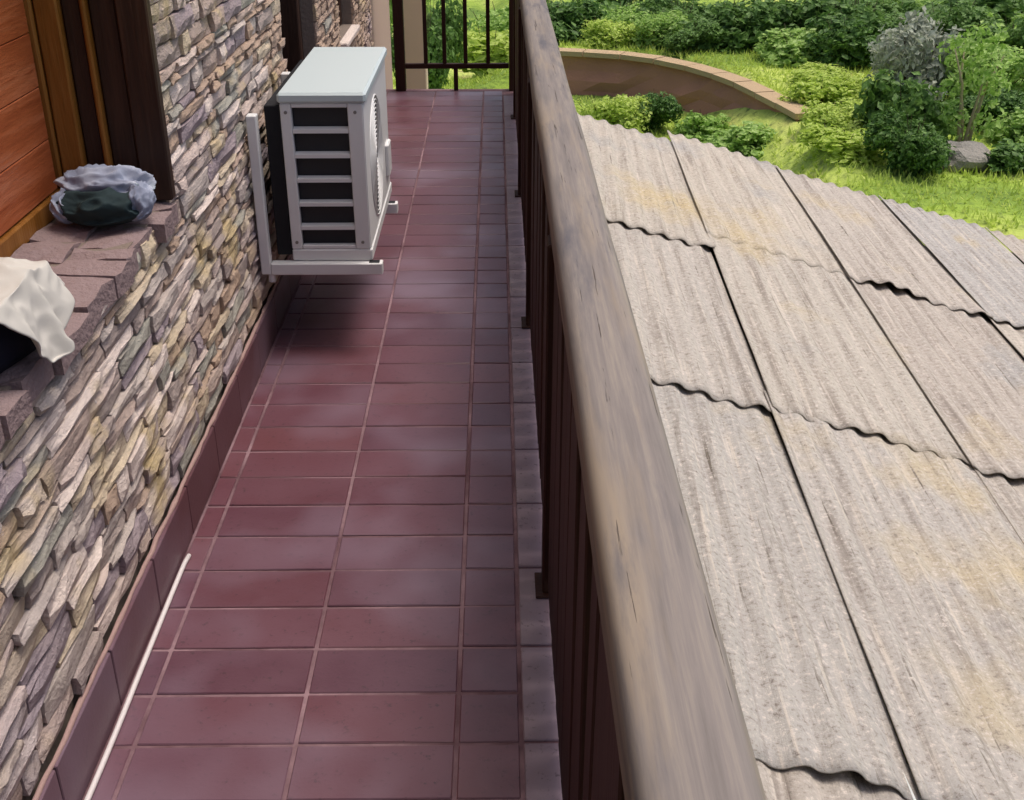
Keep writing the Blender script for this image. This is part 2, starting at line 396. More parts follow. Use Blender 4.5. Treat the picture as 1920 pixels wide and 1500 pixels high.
# window: sill slabs, dark reveal boards, varnished horizontal boards
win = obj('window', (lambda m: m.mesh('window', M_frame))(MB().box(-1.17, -1.10, WIN[0]-.02, WIN[1]+.13, WIN[2]-.05, WIN[3]+.02)), house)
for xa, xb in ((-1.04, -.925), (-.921, XW+.018)):                   # rough flat stones of the ledge
    yy = WIN[0]-rng.uniform(.02, .1)
    while yy < WIN[1]-.03:
        L = rng.uniform(.07, .2); e = min(yy+L, WIN[1]-.001)
        m = MB(); nxx, nyy = 4, 4; zt = WIN[2]+.008+rng.uniform(-.004, .006); xe = xb+(rng.uniform(-.022, .012) if xb > -.9 else 0)
        for j in range(nyy):
            for i in range(nxx):
                fr = (i == nxx-1 and xb > -.9) or j in (0, nyy-1)
                m.v.append((xa+(xe-xa)*i/(nxx-1)+rng.uniform(-.004, .004), yy+.003+(e-yy-.006)*j/(nyy-1)+(rng.uniform(-.008, .008) if 0 < j < nyy-1 else 0), zt+rng.uniform(-.006, .005)-(.007 if fr else 0)))
        nn = len(m.v); m.v += [(x, y, WIN[2]-.045) for x, y, z in m.v]
        for j in range(nyy-1):
            for i in range(nxx-1): q = j*nxx+i; m.f.append((q, q+1, q+nxx+1, q+nxx))
        ring = list(range(nxx))+[j*nxx+nxx-1 for j in range(1, nyy)]+[(nyy-1)*nxx+i for i in range(nxx-2, -1, -1)]+[j*nxx for j in range(nyy-2, 0, -1)]
        for p, q in zip(ring, ring[1:]+ring[:1]): m.f.append((q, p, p+nn, q+nn))
        m.build('sill_stone', M_sill, win); yy += L
zz = WIN[2]+.055
MB().box(-1.09, -1.043, WIN[0], WIN[1]-.002, WIN[2]+.002, zz-.004, .004).build('bottom_rail', M_gold, win)
while zz < WIN[3]-.08:
    MB().box(-1.085, -1.052, WIN[0], WIN[1]-.06, zz, zz+.1185, .002).build('board', M_shutter, win); zz += .120
MB().box(-1.09, -1.04, WIN[1]-.058, WIN[1]-.003, WIN[2]+.056, WIN[3], .005).build('stile', M_gold, win)
for x0, x1, th, mt in ((-1.038, -.985, .05, M_gold), (-.983, -.94, .028, M_frame), (-.938, -.925, .042, M_gold), (-.923, -.862, .022, M_frame), (-.86, XW+.012, .036, M_frame)):
    MB().box(x0, x1, WIN[1]-th, WIN[1]-.001, WIN[2]+.016, WIN[3]-.002, .004).build('jamb_board', mt, win)
MB().box(-1.1, XW+.01, WIN[0], WIN[1]-.06, WIN[3]-.05, WIN[3]-.001, .005).build('lintel_board', M_frame, win)

# glazed door behind the air conditioner and the small window past it
def opening(nm, w, deep, handle):
    d = obj(nm, MB().box(-1.12, -1.06, w[0], w[1], w[2], w[3]).mesh(nm, M_frame), house)
    MB().box(-1.058, -1.052, w[0]+.1, w[1]-.1, w[2]+.12, w[3]-.1).build('pane', M_glass, d)
    for a, b in ((w[0]+.001, w[0]+.07), (w[1]-.07, w[1]-.001)):
        MB().box(-1.05, -.87, a, b, w[2]+.001, w[3]-.071, .006).build('frame', M_frame, d)
    MB().box(-1.05, -.87, w[0]+.001, w[1]-.001, w[3]-.07, w[3]-.001, .006).build('frame', M_frame, d)
    ym = (w[0]+w[1])/2
    MB().box(-1.05, -1.03, ym-.035, ym+.035, w[2]+.02, w[3]-.075, .004).build('mullion', M_frame, d)
    if handle: MB().tube([(-1.03, w[0]+.12, 1.05), (-.99, w[0]+.12, 1.05), (-.99, w[0]+.22, 1.05)], .009, 8).build('handle', M_acw, d, True)
    else: MB().box(-1.05, XW+.03, w[0]+.002, w[1]-.002, w[2]-.03, w[2]-.001, .006).build('sill', M_stone, d)
opening('door', DOOR, .2, True); opening('window', WIN2, .2, False)

# tile skirting with its lit top edge added as a pale bead
sv = [MB().box(-.006, .006, -.157, .157, 0, .144, .002).mesh('skirting_tile', M_skirt)]
y = .25
while y < 7.6:
    if not (y+.32 > DOOR[0] and y < DOOR[1]):
        obj('skirting_tile', sv[0], house, M=TRS((-.791, y+.16, .005), (0, rng.uniform(-.02, .01), rng.uniform(-.006, .006))))
    y += .32
for a, b in ((.25, 4.4), (5.46, 7.7)):
    m = MB(); n = int((b-a)/.05); pts = [(-.796+rng.uniform(-.002, .002), a+(b-a)*i/n, .150+rng.uniform(-.002, .002)) for i in range(n+1)]
    m.tube(pts, [rng.uniform(.004, .008) for _ in pts], 6); m.build('lit_edge_bead', M_lit_edge, house, True)

# cream pillar past the end rail
pil = thing('corner_pillar', 'cream plastered pillar standing past the end railing', 'pillar', (-.66, 9.5, GZ-.2))
MB().box(-.1, .1, -.1, .1, 0, 7.2, .008).build('shaft', M_cream, pil)
MB().box(-.14, .14, -.14, .14, 7.2, 7.34, .01).build('capital', M_cream, pil)

# ---------------------------------------------------------------- railings
def beam(m, a, b, hw, hh, seed):
    """squared timber with worn round edges, slightly wavering"""
    a, b = Vector(a), Vector(b); n = max(6, int((b-a).length/.1)); t = (b-a).normalized(); u = Vector((t.y, -t.x, 0)); w = Vector((0, 0, 1)); K = 32; o = len(m.v)
    for i in range(n+1):
        p = a.lerp(b, i/n)+u*.003*noise.noise(Vector((i*.12, seed, 0)))+w*.003*noise.noise(Vector((i*.12, seed, 9)))
        for j in range(K):
            q = 2*math.pi*j/K; c, s_ = math.cos(q), math.sin(q); e = .5
            x = math.copysign(abs(c)**e, c)*hw; z = math.copysign(abs(s_)**e, s_)*hh
            k = 1+.018*noise.noise(Vector((c*2.5, s_*2.5, i*.11+seed)))+.010*noise.noise(Vector((c*9, s_*9, i*.06+seed)))
            m.v.append(tuple(p+u*x*k+w*z*k))
    for i in range(n):
        for j in range(K): m.f.append((o+i*K+j, o+i*K+(j+1) % K, o+(i+1)*K+(j+1) % K, o+(i+1)*K+j))
    m.f.append(tuple(o+j for j in range(K))); m.f.append(tuple(o+n*K+j for j in range(K))[::-1]); return m
side = thing('balcony_railing', 'brown boarded railing with a weathered pale timber handrail along the open side', 'railing', (.145, 0, 0))
beam(MB(), (.014, Y0, .925), (.014, YE+.02, .925), .054, .046, 3).build('handrail', M_log, side, True)
for y in (-.95, .65, 2.25, 3.85, 5.45, 7.05):
    m = MB(); m.box(-.044, .026, y-.035, y+.035, .012, .875, .004); p = m.build('post', M_rail, side)
    MB().box(-.06, .04, y-.05, y+.05, .0075, .014, .002).build('base_plate', M_rail, p)
for a, b in zip((-.95, .65, 2.25, 3.85, 5.45, 7.05), (.65, 2.25, 3.85, 5.45, 7.05, 7.82)):
    for z in (.13, .80): MB().box(-.014, .014, a+.036, b-.036, z, z+.03, .003).build('rail', M_rail, side)
bal = [MB().box(-.008, .008, -.0455, .0455, .03+.004*i, .885, .003).mesh('board', M_rail) for i in range(3)]
for a, b in zip((-.95, .65, 2.25, 3.85, 5.45, 7.05), (.65, 2.25, 3.85, 5.45, 7.05, 7.82)):
    n = int((b-a-.075)/.099); p = (b-a-.075)/n
    for i in range(n): obj('board', bal[i % 3], side, M=TRS((-.024, a+.0375+p*(i+.5), 0), (0, rng.uniform(-.006, .006), rng.uniform(-.02, .02))))
end = thing('end_railing', 'dark brown railing closing the far end of the balcony', 'railing', (0, YE+.01, 0))
for x, w in ((-.642, .034), (.118, .034)):
    MB().box(x-w, x+w, -w, w, .0, .86, .004).build('post', M_rail, end)
for a, b in ((-.607, .083),):
    MB().box(a, b, -.015, .015, .145, .178, .003).build('rail', M_rail, end); MB().box(a, b, -.015, .015, .79, .82, .003).build('rail', M_rail, end)
for x in (-.47, -.345, -.205, -.055): MB().box(x-.013, x+.013, -.013, .013, .179, .789, .002).build('baluster', M_rail, end)
MB().box(-.287, -.258, -.013, .013, 0, .144, .002).build('foot', M_rail, end)
beam(MB(), (-.79, 0, .918), (.09, 0, .918), .05, .045, 8).build('handrail', M_log, end, True)

# ---------------------------------------------------------------- air conditioner on wall brackets
ax0, ax1, ay0, ay1, az0, az1 = -.685, -.420, 3.66, 4.46, .325, .865
ac = thing('air_conditioner', 'white outdoor air conditioner unit with dark side slots on wall brackets', 'air conditioner', ((ax0+ax1)/2, (ay0+ay1)/2, az0))
O = Vector(ac.location)
def AB(x0, x1, y0, y1, z0, z1, c=0): m = MB(); m.box(x0-O.x, x1-O.x, y0-O.y, y1-O.y, z0-O.z, z1-O.z, c); return m
AB(ax0+.012, ax1-.012, ay0+.03, ay1-.012, az0+.01, az1-.02).build('coil', M_foil, ac)
AB(ax0-.052, ax0-.002, ay0+.012, ay1-.02, az0+.012, az1-.03, .003).build('rear_gap_shade', M_black, ac)  # black block added behind the unit as the shadow in the wall gap
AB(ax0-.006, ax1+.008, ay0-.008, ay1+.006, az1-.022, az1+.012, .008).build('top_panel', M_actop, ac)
AB(ax0, ax1+.002, ay0, ay1, az0-.005, az0+.035, .004).build('base_pan', M_acw, ac)
sidep = AB(ax0, ax0+.035, ay0, ay0+.028, az0+.036, az1-.023, .003).build('side_frame', M_acw, ac)
AB(ax1-.052, ax1-.003, ay0, ay0+.028, az0+.036, az1-.023, .003).build('side_frame', M_acw, ac)
n = 6; h0, h1 = az0+.036, az1-.023; step = (h1-h0)/n
for i in range(n+1):
    z = h0+step*i
    zc0, zc1 = max(z-.013, h0), min(z+.013, h1)
    m = MB()
    x0, x1 = ax0+.036-O.x, ax1-.053-O.x; ya, yb = ay0+.002-O.y, ay0+.026-O.y
    if i in (0, n): m.box(x0, x1, ya, yb, zc0-O.z, (zc1 if i == 0 else zc1)-O.z, .002)
    else:   # sloped louvre blade
        m.add([(x0, ya, zc0-.001-O.z), (x1, ya, zc0-.001-O.z), (x1, ya, zc0+.011-O.z), (x0, ya, zc0+.011-O.z), (x0, yb, zc0+.006-O.z), (x1, yb, zc0+.006-O.z), (x1, yb, zc0+.016-O.z), (x0, yb, zc0+.016-O.z)],
              [(0,1,2,3),(7,6,5,4),(3,2,6,7),(4,5,1,0),(0,3,7,4),(5,6,2,1)])
    m.build('slat', M_acw, ac)
# front panel with round fan opening
m = MB(); cy, cz, rad = (ay0+.33)-O.y, (az0+az1)/2-.005-O.z, .205; n = 40
yA, yB, zA, zB = ay0+.002-O.y, ay1-O.y, az0+.036-O.z, az1-.023-O.z
for xx in (ax1-.002-O.x, ax1-.012-O.x):
    for i in range(n):
        q = 2*math.pi*i/n; c, s = math.cos(q), math.sin(q); m.v.append((xx, cy+rad*c, cz+rad*s))
        t = min(((yB-cy) if c > 0 else (yA-cy))/c if abs(c) > 1e-6 else 1e9, ((zB-cz) if s > 0 else (zA-cz))/s if abs(s) > 1e-6 else 1e9)
        m.v.append((xx, cy+t*c, cz+t*s))
for i in range(n):
    a, b = 2*i, 2*((i+1) % n); m.f += [(a, b, b+1, a+1), (2*n+a, 2*n+a+1, 2*n+b+1, 2*n+b), (a, 2*n+a, 2*n+b, b), (a+1, b+1, 2*n+b+1, 2*n+a+1)]
front = m.build('front_panel', M_acw, ac)
m = MB()
for rr in [.03+.0146*k for k in range(13)]:
    m.tube([(ax1-.001-O.x, cy+rr*math.cos(2*math.pi*i/32), cz+rr*math.sin(2*math.pi*i/32)) for i in range(33)], .0028, 6, False)
for i in range(8):
    q = math.pi*i/4; m.tube([(ax1-.004-O.x, cy+.02*math.cos(q), cz+.02*math.sin(q)), (ax1-.004-O.x, cy+.207*math.cos(q), cz+.207*math.sin(q))], .003, 6)
m.build('fan_grille', M_acw, front, True)
m = MB()
for i in range(3):
    for k in range(6):
        q = 2*math.pi*i/3+k*.2; q2 = q+.2
        x = ax1-.03-O.x-.004*k; r0, r1 = .03, .19
        m.add([(x, cy+r0*math.cos(q), cz+r0*math.sin(q)), (x, cy+r1*math.cos(q), cz+r1*math.sin(q)), (x-.004, cy+r1*math.cos(q2), cz+r1*math.sin(q2)), (x-.004, cy+r0*math.cos(q2), cz+r0*math.sin(q2))], [(0, 1, 2, 3)])
m.tube([(ax1-.045-O.x, cy, cz), (ax1-.02-O.x, cy, cz)], .035, 16); m.build('fan', M_black, ac)
for xs_, zs_ in ((ax0+.018, az0+.06), (ax0+.018, az1-.05), (ax1-.028, az0+.06), (ax1-.028, az1-.05)):
    m = MB(); m.tube([(xs_-O.x, ay0+.001-O.y, zs_-O.z), (xs_-O.x, ay0-.003-O.y, zs_-O.z)], .0055, 8); m.build('screw', M_conc, ac)
AB(ax1-.003, ax1+.012, ay1-.16, ay1-.06, az0+.1, az0+.22, .004).build('valve_cover', M_acw, ac)

for yb_, lab in ((3.655, 'near white wall bracket under the air conditioner'), (4.32, 'far white wall bracket under the air conditioner')):
    b = thing('wall_bracket', lab, 'bracket', (-.79, yb_, .28), 'brackets carrying the air conditioner')
    MB().box(.0, .032, -.02, .02, 0, .53, .003).build('upright', M_acw, b)
    MB().box(.033, .405, -.02, .02, -.002, .038, .003).build('arm', M_acw, b)
    MB().box(.36, .395, -.0135, .0135, .0385, .0395).build('pad', M_black, b)
    m = MB(); m.tube([(.03, 0, -.0), (.03, 0, -.03)], .012, 8); m.build('bolt', M_acw, b)
# hose from the unit down to the floor, behind it
m = MB(); m.tube([(-.70, 4.40, .45), (-.74, 4.47, .42), (-.765, 4.48, .25), (-.765, 4.47, .06), (-.74, 4.44, .02), (-.62, 4.42, .018)], .011, 10)
tag(m.build('drain_hose', M_cable, None, True), 'thin white drain hose behind the air conditioner', 'hose')

# white cable along the skirting
m = MB(); pts = [(-.773+.004*noise.noise(Vector((y*2, 0, 0))), y, .0115+.001*noise.noise(Vector((y*3, 5, 0)))) for y in [.3+.05*i for i in range(42)]]
pts += [(-.771, 2.385, .0115)]; m.tube(pts, .0058, 10)
tag(m.build('cable', M_cable, None, True), 'thin white cable lying on the tiles along the skirting', 'cable')

# ---------------------------------------------------------------- things on the window ledge
bag = thing('dark_bag', 'dark navy bag on the window ledge under the white cloth', 'bag', (-.93, 1.695, WIN[2]+.012)); bag.rotation_euler.z = R(-14)
m = MB(); bm = bmesh.new(); bmesh.ops.create_cube(bm, size=1); bmesh.ops.subdivide_edges(bm, edges=bm.edges[:], cuts=5, use_grid_fill=True)
for v in bm.verts:
    p = v.co; s = 1-.10*(abs(p.z*2)**4); v.co = Vector((p.x*.17*s, p.y*.50*s, (p.z+.5)*.125))
    v.co += Vector((noise.noise(v.co*18), noise.noise(v.co*18+Vector((7, 0, 0))), .4*noise.noise(v.co*16+Vector((0, 5, 0)))))*.010
    v.co.z = max(v.co.z, 0)
bm.verts.index_update(); m.add([v.co.copy() for v in bm.verts], [[v.index for v in f.verts] for f in bm.faces]); bm.free()
m.build('body', M_bag, bag, True)
m = MB(); m.tube([(.05, -.1, .12), (.09, -.08, .13), (.1, 0, .135), (.09, .08, .13), (.05, .1, .12)], .009, 8); m.build('handle', M_bag, bag, True)
# white cloth draped over the bag's corner
m = MB(); N = 56; bx, by, top = .075, .19, .137; half = .155; ctr = Vector((.045, .10)); ang = R(38)
for j in range(N):
    for i in range(N):
        a, b = (i/(N-1)-.5)*2*half, (j/(N-1)-.5)*2*half
        px = ctr.x+a*math.cos(ang)-b*math.sin(ang); py = ctr.y+a*math.sin(ang)+b*math.cos(ang)
        cx_, cy_ = max(-bx, min(bx, px)), max(-by, min(by, py)); d = Vector((px-cx_, py-cy_)); L = d.length
        z = top+.010*noise.noise(Vector((px*14, py*14, 1)))+.018*sm(.1, 0, abs(px-.02)+abs(py-.12))
        if L > 0:
            d.normalize(); fl = .34+.30*noise.noise(Vector((cx_*22+d.x*1.7, cy_*22+d.y*1.7, 3)))
            cx_ += d.x*L*fl; cy_ += d.y*L*fl; z -= max(0, L-.012)*(1-.32*fl)
        wr = .0045*(1-2*abs(noise.noise(Vector((px*26, py*26, 8))))); m.v.append((cx_+wr*.8, cy_+wr*.5, max(z+wr, .006)))
for j in range(N-1):
    for i in range(N-1): a = j*N+i; m.f.append((a, a+1, a+N+1, a+N))
cl = m.build('white_cloth', M_cloth, None, True); cl.location = (-.875, 1.735, WIN[2]+.014)
so = cl.modifiers.new('thickness', 'SOLIDIFY'); so.thickness = .004
sb = cl.modifiers.new('smooth', 'SUBSURF'); sb.levels = 1; sb.render_levels = 1
tag(cl, 'white cloth draped over the dark bag on the window ledge', 'cloth')
# crumpled cloth: green under-layer coloured dark as shade, pale grey folds over it
cap = thing('cloth_bundle', 'crumpled grey and dark green cloth bundle on the window ledge', 'cloth', (-.90, 2.575, WIN[2]+.012))
def lump(name, mat, sx, sy, sz, loc, seed, amp):
    m = MB(); bm = bmesh.new(); bmesh.ops.create_icosphere(bm, subdivisions=5, radius=1)
    for v in bm.verts:
        p = v.co.copy(); rid = 1-abs(noise.noise(p*1.5+Vector((seed, 1, 4)))*2); w = 1+amp*rid+.18*amp*(1-abs(noise.noise(p*4.6+Vector((seed, 3, 0)))*2))-amp*.5
        v.co = Vector((p.x*sx*w, p.y*sy*w, max(0, p.z*.5+.5)*sz*w))+Vector(loc)
    bm.verts.index_update(); m.add([v.co.copy() for v in bm.verts], [[v.index for v in f.verts] for f in bm.faces]); bm.free()
    return m.build(name, mat, cap, True)
lump('shaded_under_layer', M_green_shade, .096, .078, .085, (0, -.012, 0), 3, .22)
lump('top_fold', M_gcloth, .10, .055, .075, (-.005, .03, .038), 9, .30)
lump('side_fold', M_gcloth, .035, .06, .075, (.072, .0, .006), 14, .3)
lump('side_fold', M_gcloth, .03, .045, .07, (-.082, -.02, .004), 21, .3)
# ---------------------------------------------------------------- outbuilding with corrugated sheets
AL, YA = R(16.2), R(-2.4); PW = .118
shed = thing('outbuilding', 'low outbuilding roofed with weathered pale grey corrugated sheets beside the balcony', 'outbuilding', (0, 0, 1.65-1.9))
shed.rotation_euler = (0, 0, YA)
def sheet_mesh(seed, L, mat, ri_=0, waves=7.66):
    m = MB(); nxs = 74; ny = 16; Wd = waves*PW; t = .005
    for lay in (0, -t):
        for j in range(ny+1):
            for i in range(nxs+1):
                x = Wd*i/nxs; y = L*(j/ny)**1.25
                cw = math.cos(2*math.pi*x/PW); z = .0098*math.copysign(abs(cw)**.8, cw)*(1+.35*noise.noise(Vector((x*3.1, y*.5, seed+5))))+lay
                z += .012*noise.noise(Vector((x*1.6, y*.7, seed)))+.002*noise.noise(Vector((x*9, y*3, seed)))
                z += math.exp(-y/.22)*max(-.006, .075*noise.noise(Vector((x*3.4, seed*1.7+ri_*9.1, 2)))-.008)          # curled near edge
                jag = .010*noise.noise(Vector((x*9, seed*3.3, 0))) if j in (0, ny) else 0
                m.v.append((x, y+jag, z))
    k = nxs+1; n = k*(ny+1)
    for j in range(ny):
        for i in range(nxs):
            a = j*k+i; m.f += [(a, a+1, a+k+1, a+k), (n+a, n+a+k, n+a+k+1, n+a+1)]
    for i in range(nxs): m.f += [(i, n+i, n+i+1, i+1), (ny*k+i, ny*k+i+1, n+ny*k+i+1, n+ny*k+i)]
    for j in range(ny): m.f += [(j*k, (j+1)*k, n+(j+1)*k, n+j*k), (j*k+nxs, n+j*k+nxs, n+(j+1)*k+nxs, (j+1)*k+nxs)]
    return m.mesh('roof_sheet', mat, True)
RB = [-2.3, -.05, 2.13, 4.22, 6.42, 8.72]
SL = [2.25, 2.18, 2.09, 2.20, 2.30]
plane = Matrix.Rotation(AL, 4, 'Y')
xcols = [.20]+[.20+.767+.885*i for i in range(6)]; gap = {1: .007}
pool = {}
for ri in range(len(RB)-1):
    for ci, xc in enumerate(xcols):
        new = (ri == 1 and ci == 1)
        key = (ri, (ci*2+ri) % 3, new, ci == 0)
        if key not in pool: pool[key] = sheet_mesh(ri*7+key[1], SL[ri]+.17, M_sheetnew if new else M_sheet, ri, 6.66 if ci == 0 else 7.66)
        lift = .017+rng.uniform(-.002, .010)
        far = rng.uniform(-.05, .12) if ri == len(RB)-2 else 0
        if ri == len(RB)-2 and ci == 0: far = -.22
        M = plane @ TRS((xc+gap.get(ci, 0)+rng.uniform(-.006, .006), RB[ri]-.05+far+rng.uniform(-.035, .035), lift+.0035*(ci % 2)), (-math.atan2(lift-.004, SL[ri]), rng.uniform(-.006, .006), rng.uniform(-.008, .008)))
        obj('roof_sheet', pool[key], shed, M=M)
for y in (-2.1, -.9, .1, 1.2, 2.25, 3.2, 4.35, 5.4, 6.55, 7.6, 8.5):
    m = MB(); m.box(.25, 6.3, y-.04, y+.04, -.135, -.05, .004, M=plane); m.build('purlin', M_bark, shed)
bz = GZ-1.65+1.9-.2
for a, b, c, d in ((.32, .5, -2.2, 8.5), (6.0, 6.18, -2.2, 8.5)):
    zt = -math.tan(AL)*((a+b)/2)-.19; MB().box(a, b, c, d, bz, zt).build('wall', M_conc, shed)
for y in (-2.2, 8.32):
    m = MB(); zt0, zt1 = -math.tan(AL)*.5-.19, -math.tan(AL)*6-.19
    m.add([(.5, y, bz), (6, y, bz), (6, y, zt1), (.5, y, zt0), (.5, y+.18, bz), (6, y+.18, bz), (6, y+.18, zt1), (.5, y+.18, zt0)], [(0,1,2,3),(7,6,5,4),(0,4,5,1),(1,5,6,2),(2,6,7,3),(3,7,4,0)])
    m.build('gable_wall', M_conc, shed)

# ---------------------------------------------------------------- garden: bank wall, bushes, trees, grass
bank = thing('garden_wall', 'curved brown rubble garden wall with pale coping beyond the roof', 'wall', (0, 0, GZ))
m = MB(); C2 = []
for (ax, ay), (bx_, by_) in zip(CURVE, CURVE[1:]):
    n = max(1, int(math.hypot(bx_-ax, by_-ay)/.45))
    C2 += [(ax+(bx_-ax)*i/n, ay+(by_-ay)*i/n) for i in range(n)]
C2.append(CURVE[-1])
def off(i, d):
    a = Vector(C2[max(0, i-1)]); b = Vector(C2[min(len(C2)-1, i+1)]); t = (b-a).normalized(); nrm = Vector((-t.y, t.x)); p = Vector(C2[i])+nrm*d; return p.x, p.y
def wtop(i): return 1.02
for i in range(len(C2)):
    for d, z in ((-.14, -.5), (-.10, wtop(i)*.15), (-.08, wtop(i)*.38), (-.04, wtop(i)*.6), (0, wtop(i)-.09), (.34, wtop(i)-.09), (.34, -.5)):
        x, y = off(i, d+.10*noise.noise(Vector((i*1.7, z*4, 0)))); m.v.append((x, y, z))
for i in range(len(C2)-1):
    for j in range(6): a = i*7+j; m.f.append((a, a+1, a+8, a+7))
m.build('rubble_face', M_brown, bank)
for i in range(0, len(C2)-2, 2):
    m = MB(); q = []
    for k in (i, min(i+2, len(C2)-1)):
        for d in (-.1, .36): q.append(off(k, d))
    zt = wtop(i+1); dz = rng.uniform(-.015, .015); s = .97
    cxx = sum(p[0] for p in q)/4; cyy = sum(p[1] for p in q)/4; q = [(cxx+(x-cxx)*s, cyy+(y-cyy)*s) for x, y in q]
    zA, zB = wtop(i), wtop(min(i+2, len(C2)-1)); zs = (zA, zA, zB, zB)
    m.add([(x, y, z-.088+dz) for (x, y), z in zip(q, zs)]+[(x, y, z+.02+dz) for (x, y), z in zip(q, zs)], [(0,1,3,2),(4,6,7,5),(0,4,5,1),(1,5,7,3),(3,7,6,2),(2,6,4,0)])
    m.build('coping_stone', M_coping, bank)

def crown_mesh(seed, lobes, leaf, per, mat, flat=1.0):
    r = random.Random(seed); m = MB()
    for (c, rad) in lobes:
        c = Vector(c)
        for _ in range(int(per*rad*rad)):
            d = Vector((r.gauss(0, 1), r.gauss(0, 1), r.gauss(0, 1))).normalized()
            k = rad*(1-.65*r.random()**1.8)*(1+.6*noise.noise(d*2.1+c)+.25*noise.noise(d*6+c)); p = c+Vector((d.x*k, d.y*k, d.z*k*flat))
            if p.z < .02: p.z = r.uniform(.02, .3)
            nrm = (d*.7+Vector((r.uniform(-1, 1), r.uniform(-1, 1), r.uniform(-.3, 1)))).normalized()
            t = nrm.cross(Vector((r.uniform(-1, 1), r.uniform(-1, 1), r.uniform(-1, 1)))).normalized(); b = nrm.cross(t); s = leaf*r.uniform(.5, 1.9)
            o = len(m.v); m.v += [tuple(p-t*s), tuple(p+b*s*.55+nrm*s*.12), tuple(p+t*s), tuple(p-b*s*.55+nrm*s*.12)]; m.f.append((o, o+1, o+2, o+3))
    me = bpy.data.meshes.new('crown'); me.from_pydata(m.v, [], m.f); me.materials.append(mat); me.update(); return me
def bush_lobes(seed, n, R_, H):
    r = random.Random(seed); out = []
    for _ in range(n):
        a = r.uniform(0, 6.283); q = R_*.72*math.sqrt(r.random()); z = r.uniform(.15, .8)*H
        out.append(((q*math.cos(a), q*math.sin(a), z), r.uniform(.28, .46)*R_*(1.15-.4*z/H)))
    return out
def stem_mesh(seed, n, R_, H, r0=.05):
    r = random.Random(seed); m = MB()
    for _ in range(n):
        a = r.uniform(0, 6.283); q = R_*r.uniform(.1, .8); H_ = H*r.uniform(.8, 1.35)
        m.tube([(0, 0, -.15), (q*.35*math.cos(a), q*.35*math.sin(a), H*.3), (q*math.cos(a), q*math.sin(a), H_*.8)], [r0, r0*.6, r0*.2], 6)
    return m
CR = {}
for kind, mat in (('D', M_leafD), ('M', M_leafM), ('Y', M_leafY)):
    for v in range(2):
        sd = ord(kind)*3+v
        CR[kind, v] = (crown_mesh(sd, bush_lobes(sd, 17, 1.6, 2.2), (.075, .13)[v], (1500, 600)[v], mat), stem_mesh(sd, 12, 1.5, 2.2, .035).mesh('stem', M_bark))
CR['G', 0] = (crown_mesh(5, bush_lobes(5, 11, 1.1, 1.7), .06, 2000, M_leafG), stem_mesh(5, 5, .8, 1.4).mesh('stem', M_bark))
def bush(kind, v, x, y, s, sz, label, rz):
    t = thing('bush', label, 'bush', (x, y, gz(x, y)-.05), 'bushes of the garden'); t.rotation_euler.z = rz; s *= 1.22; t.scale = (s, s*.95, s*sz)
    obj('crown', CR[kind, v][0], t); obj('stem', CR[kind, v][1], t)
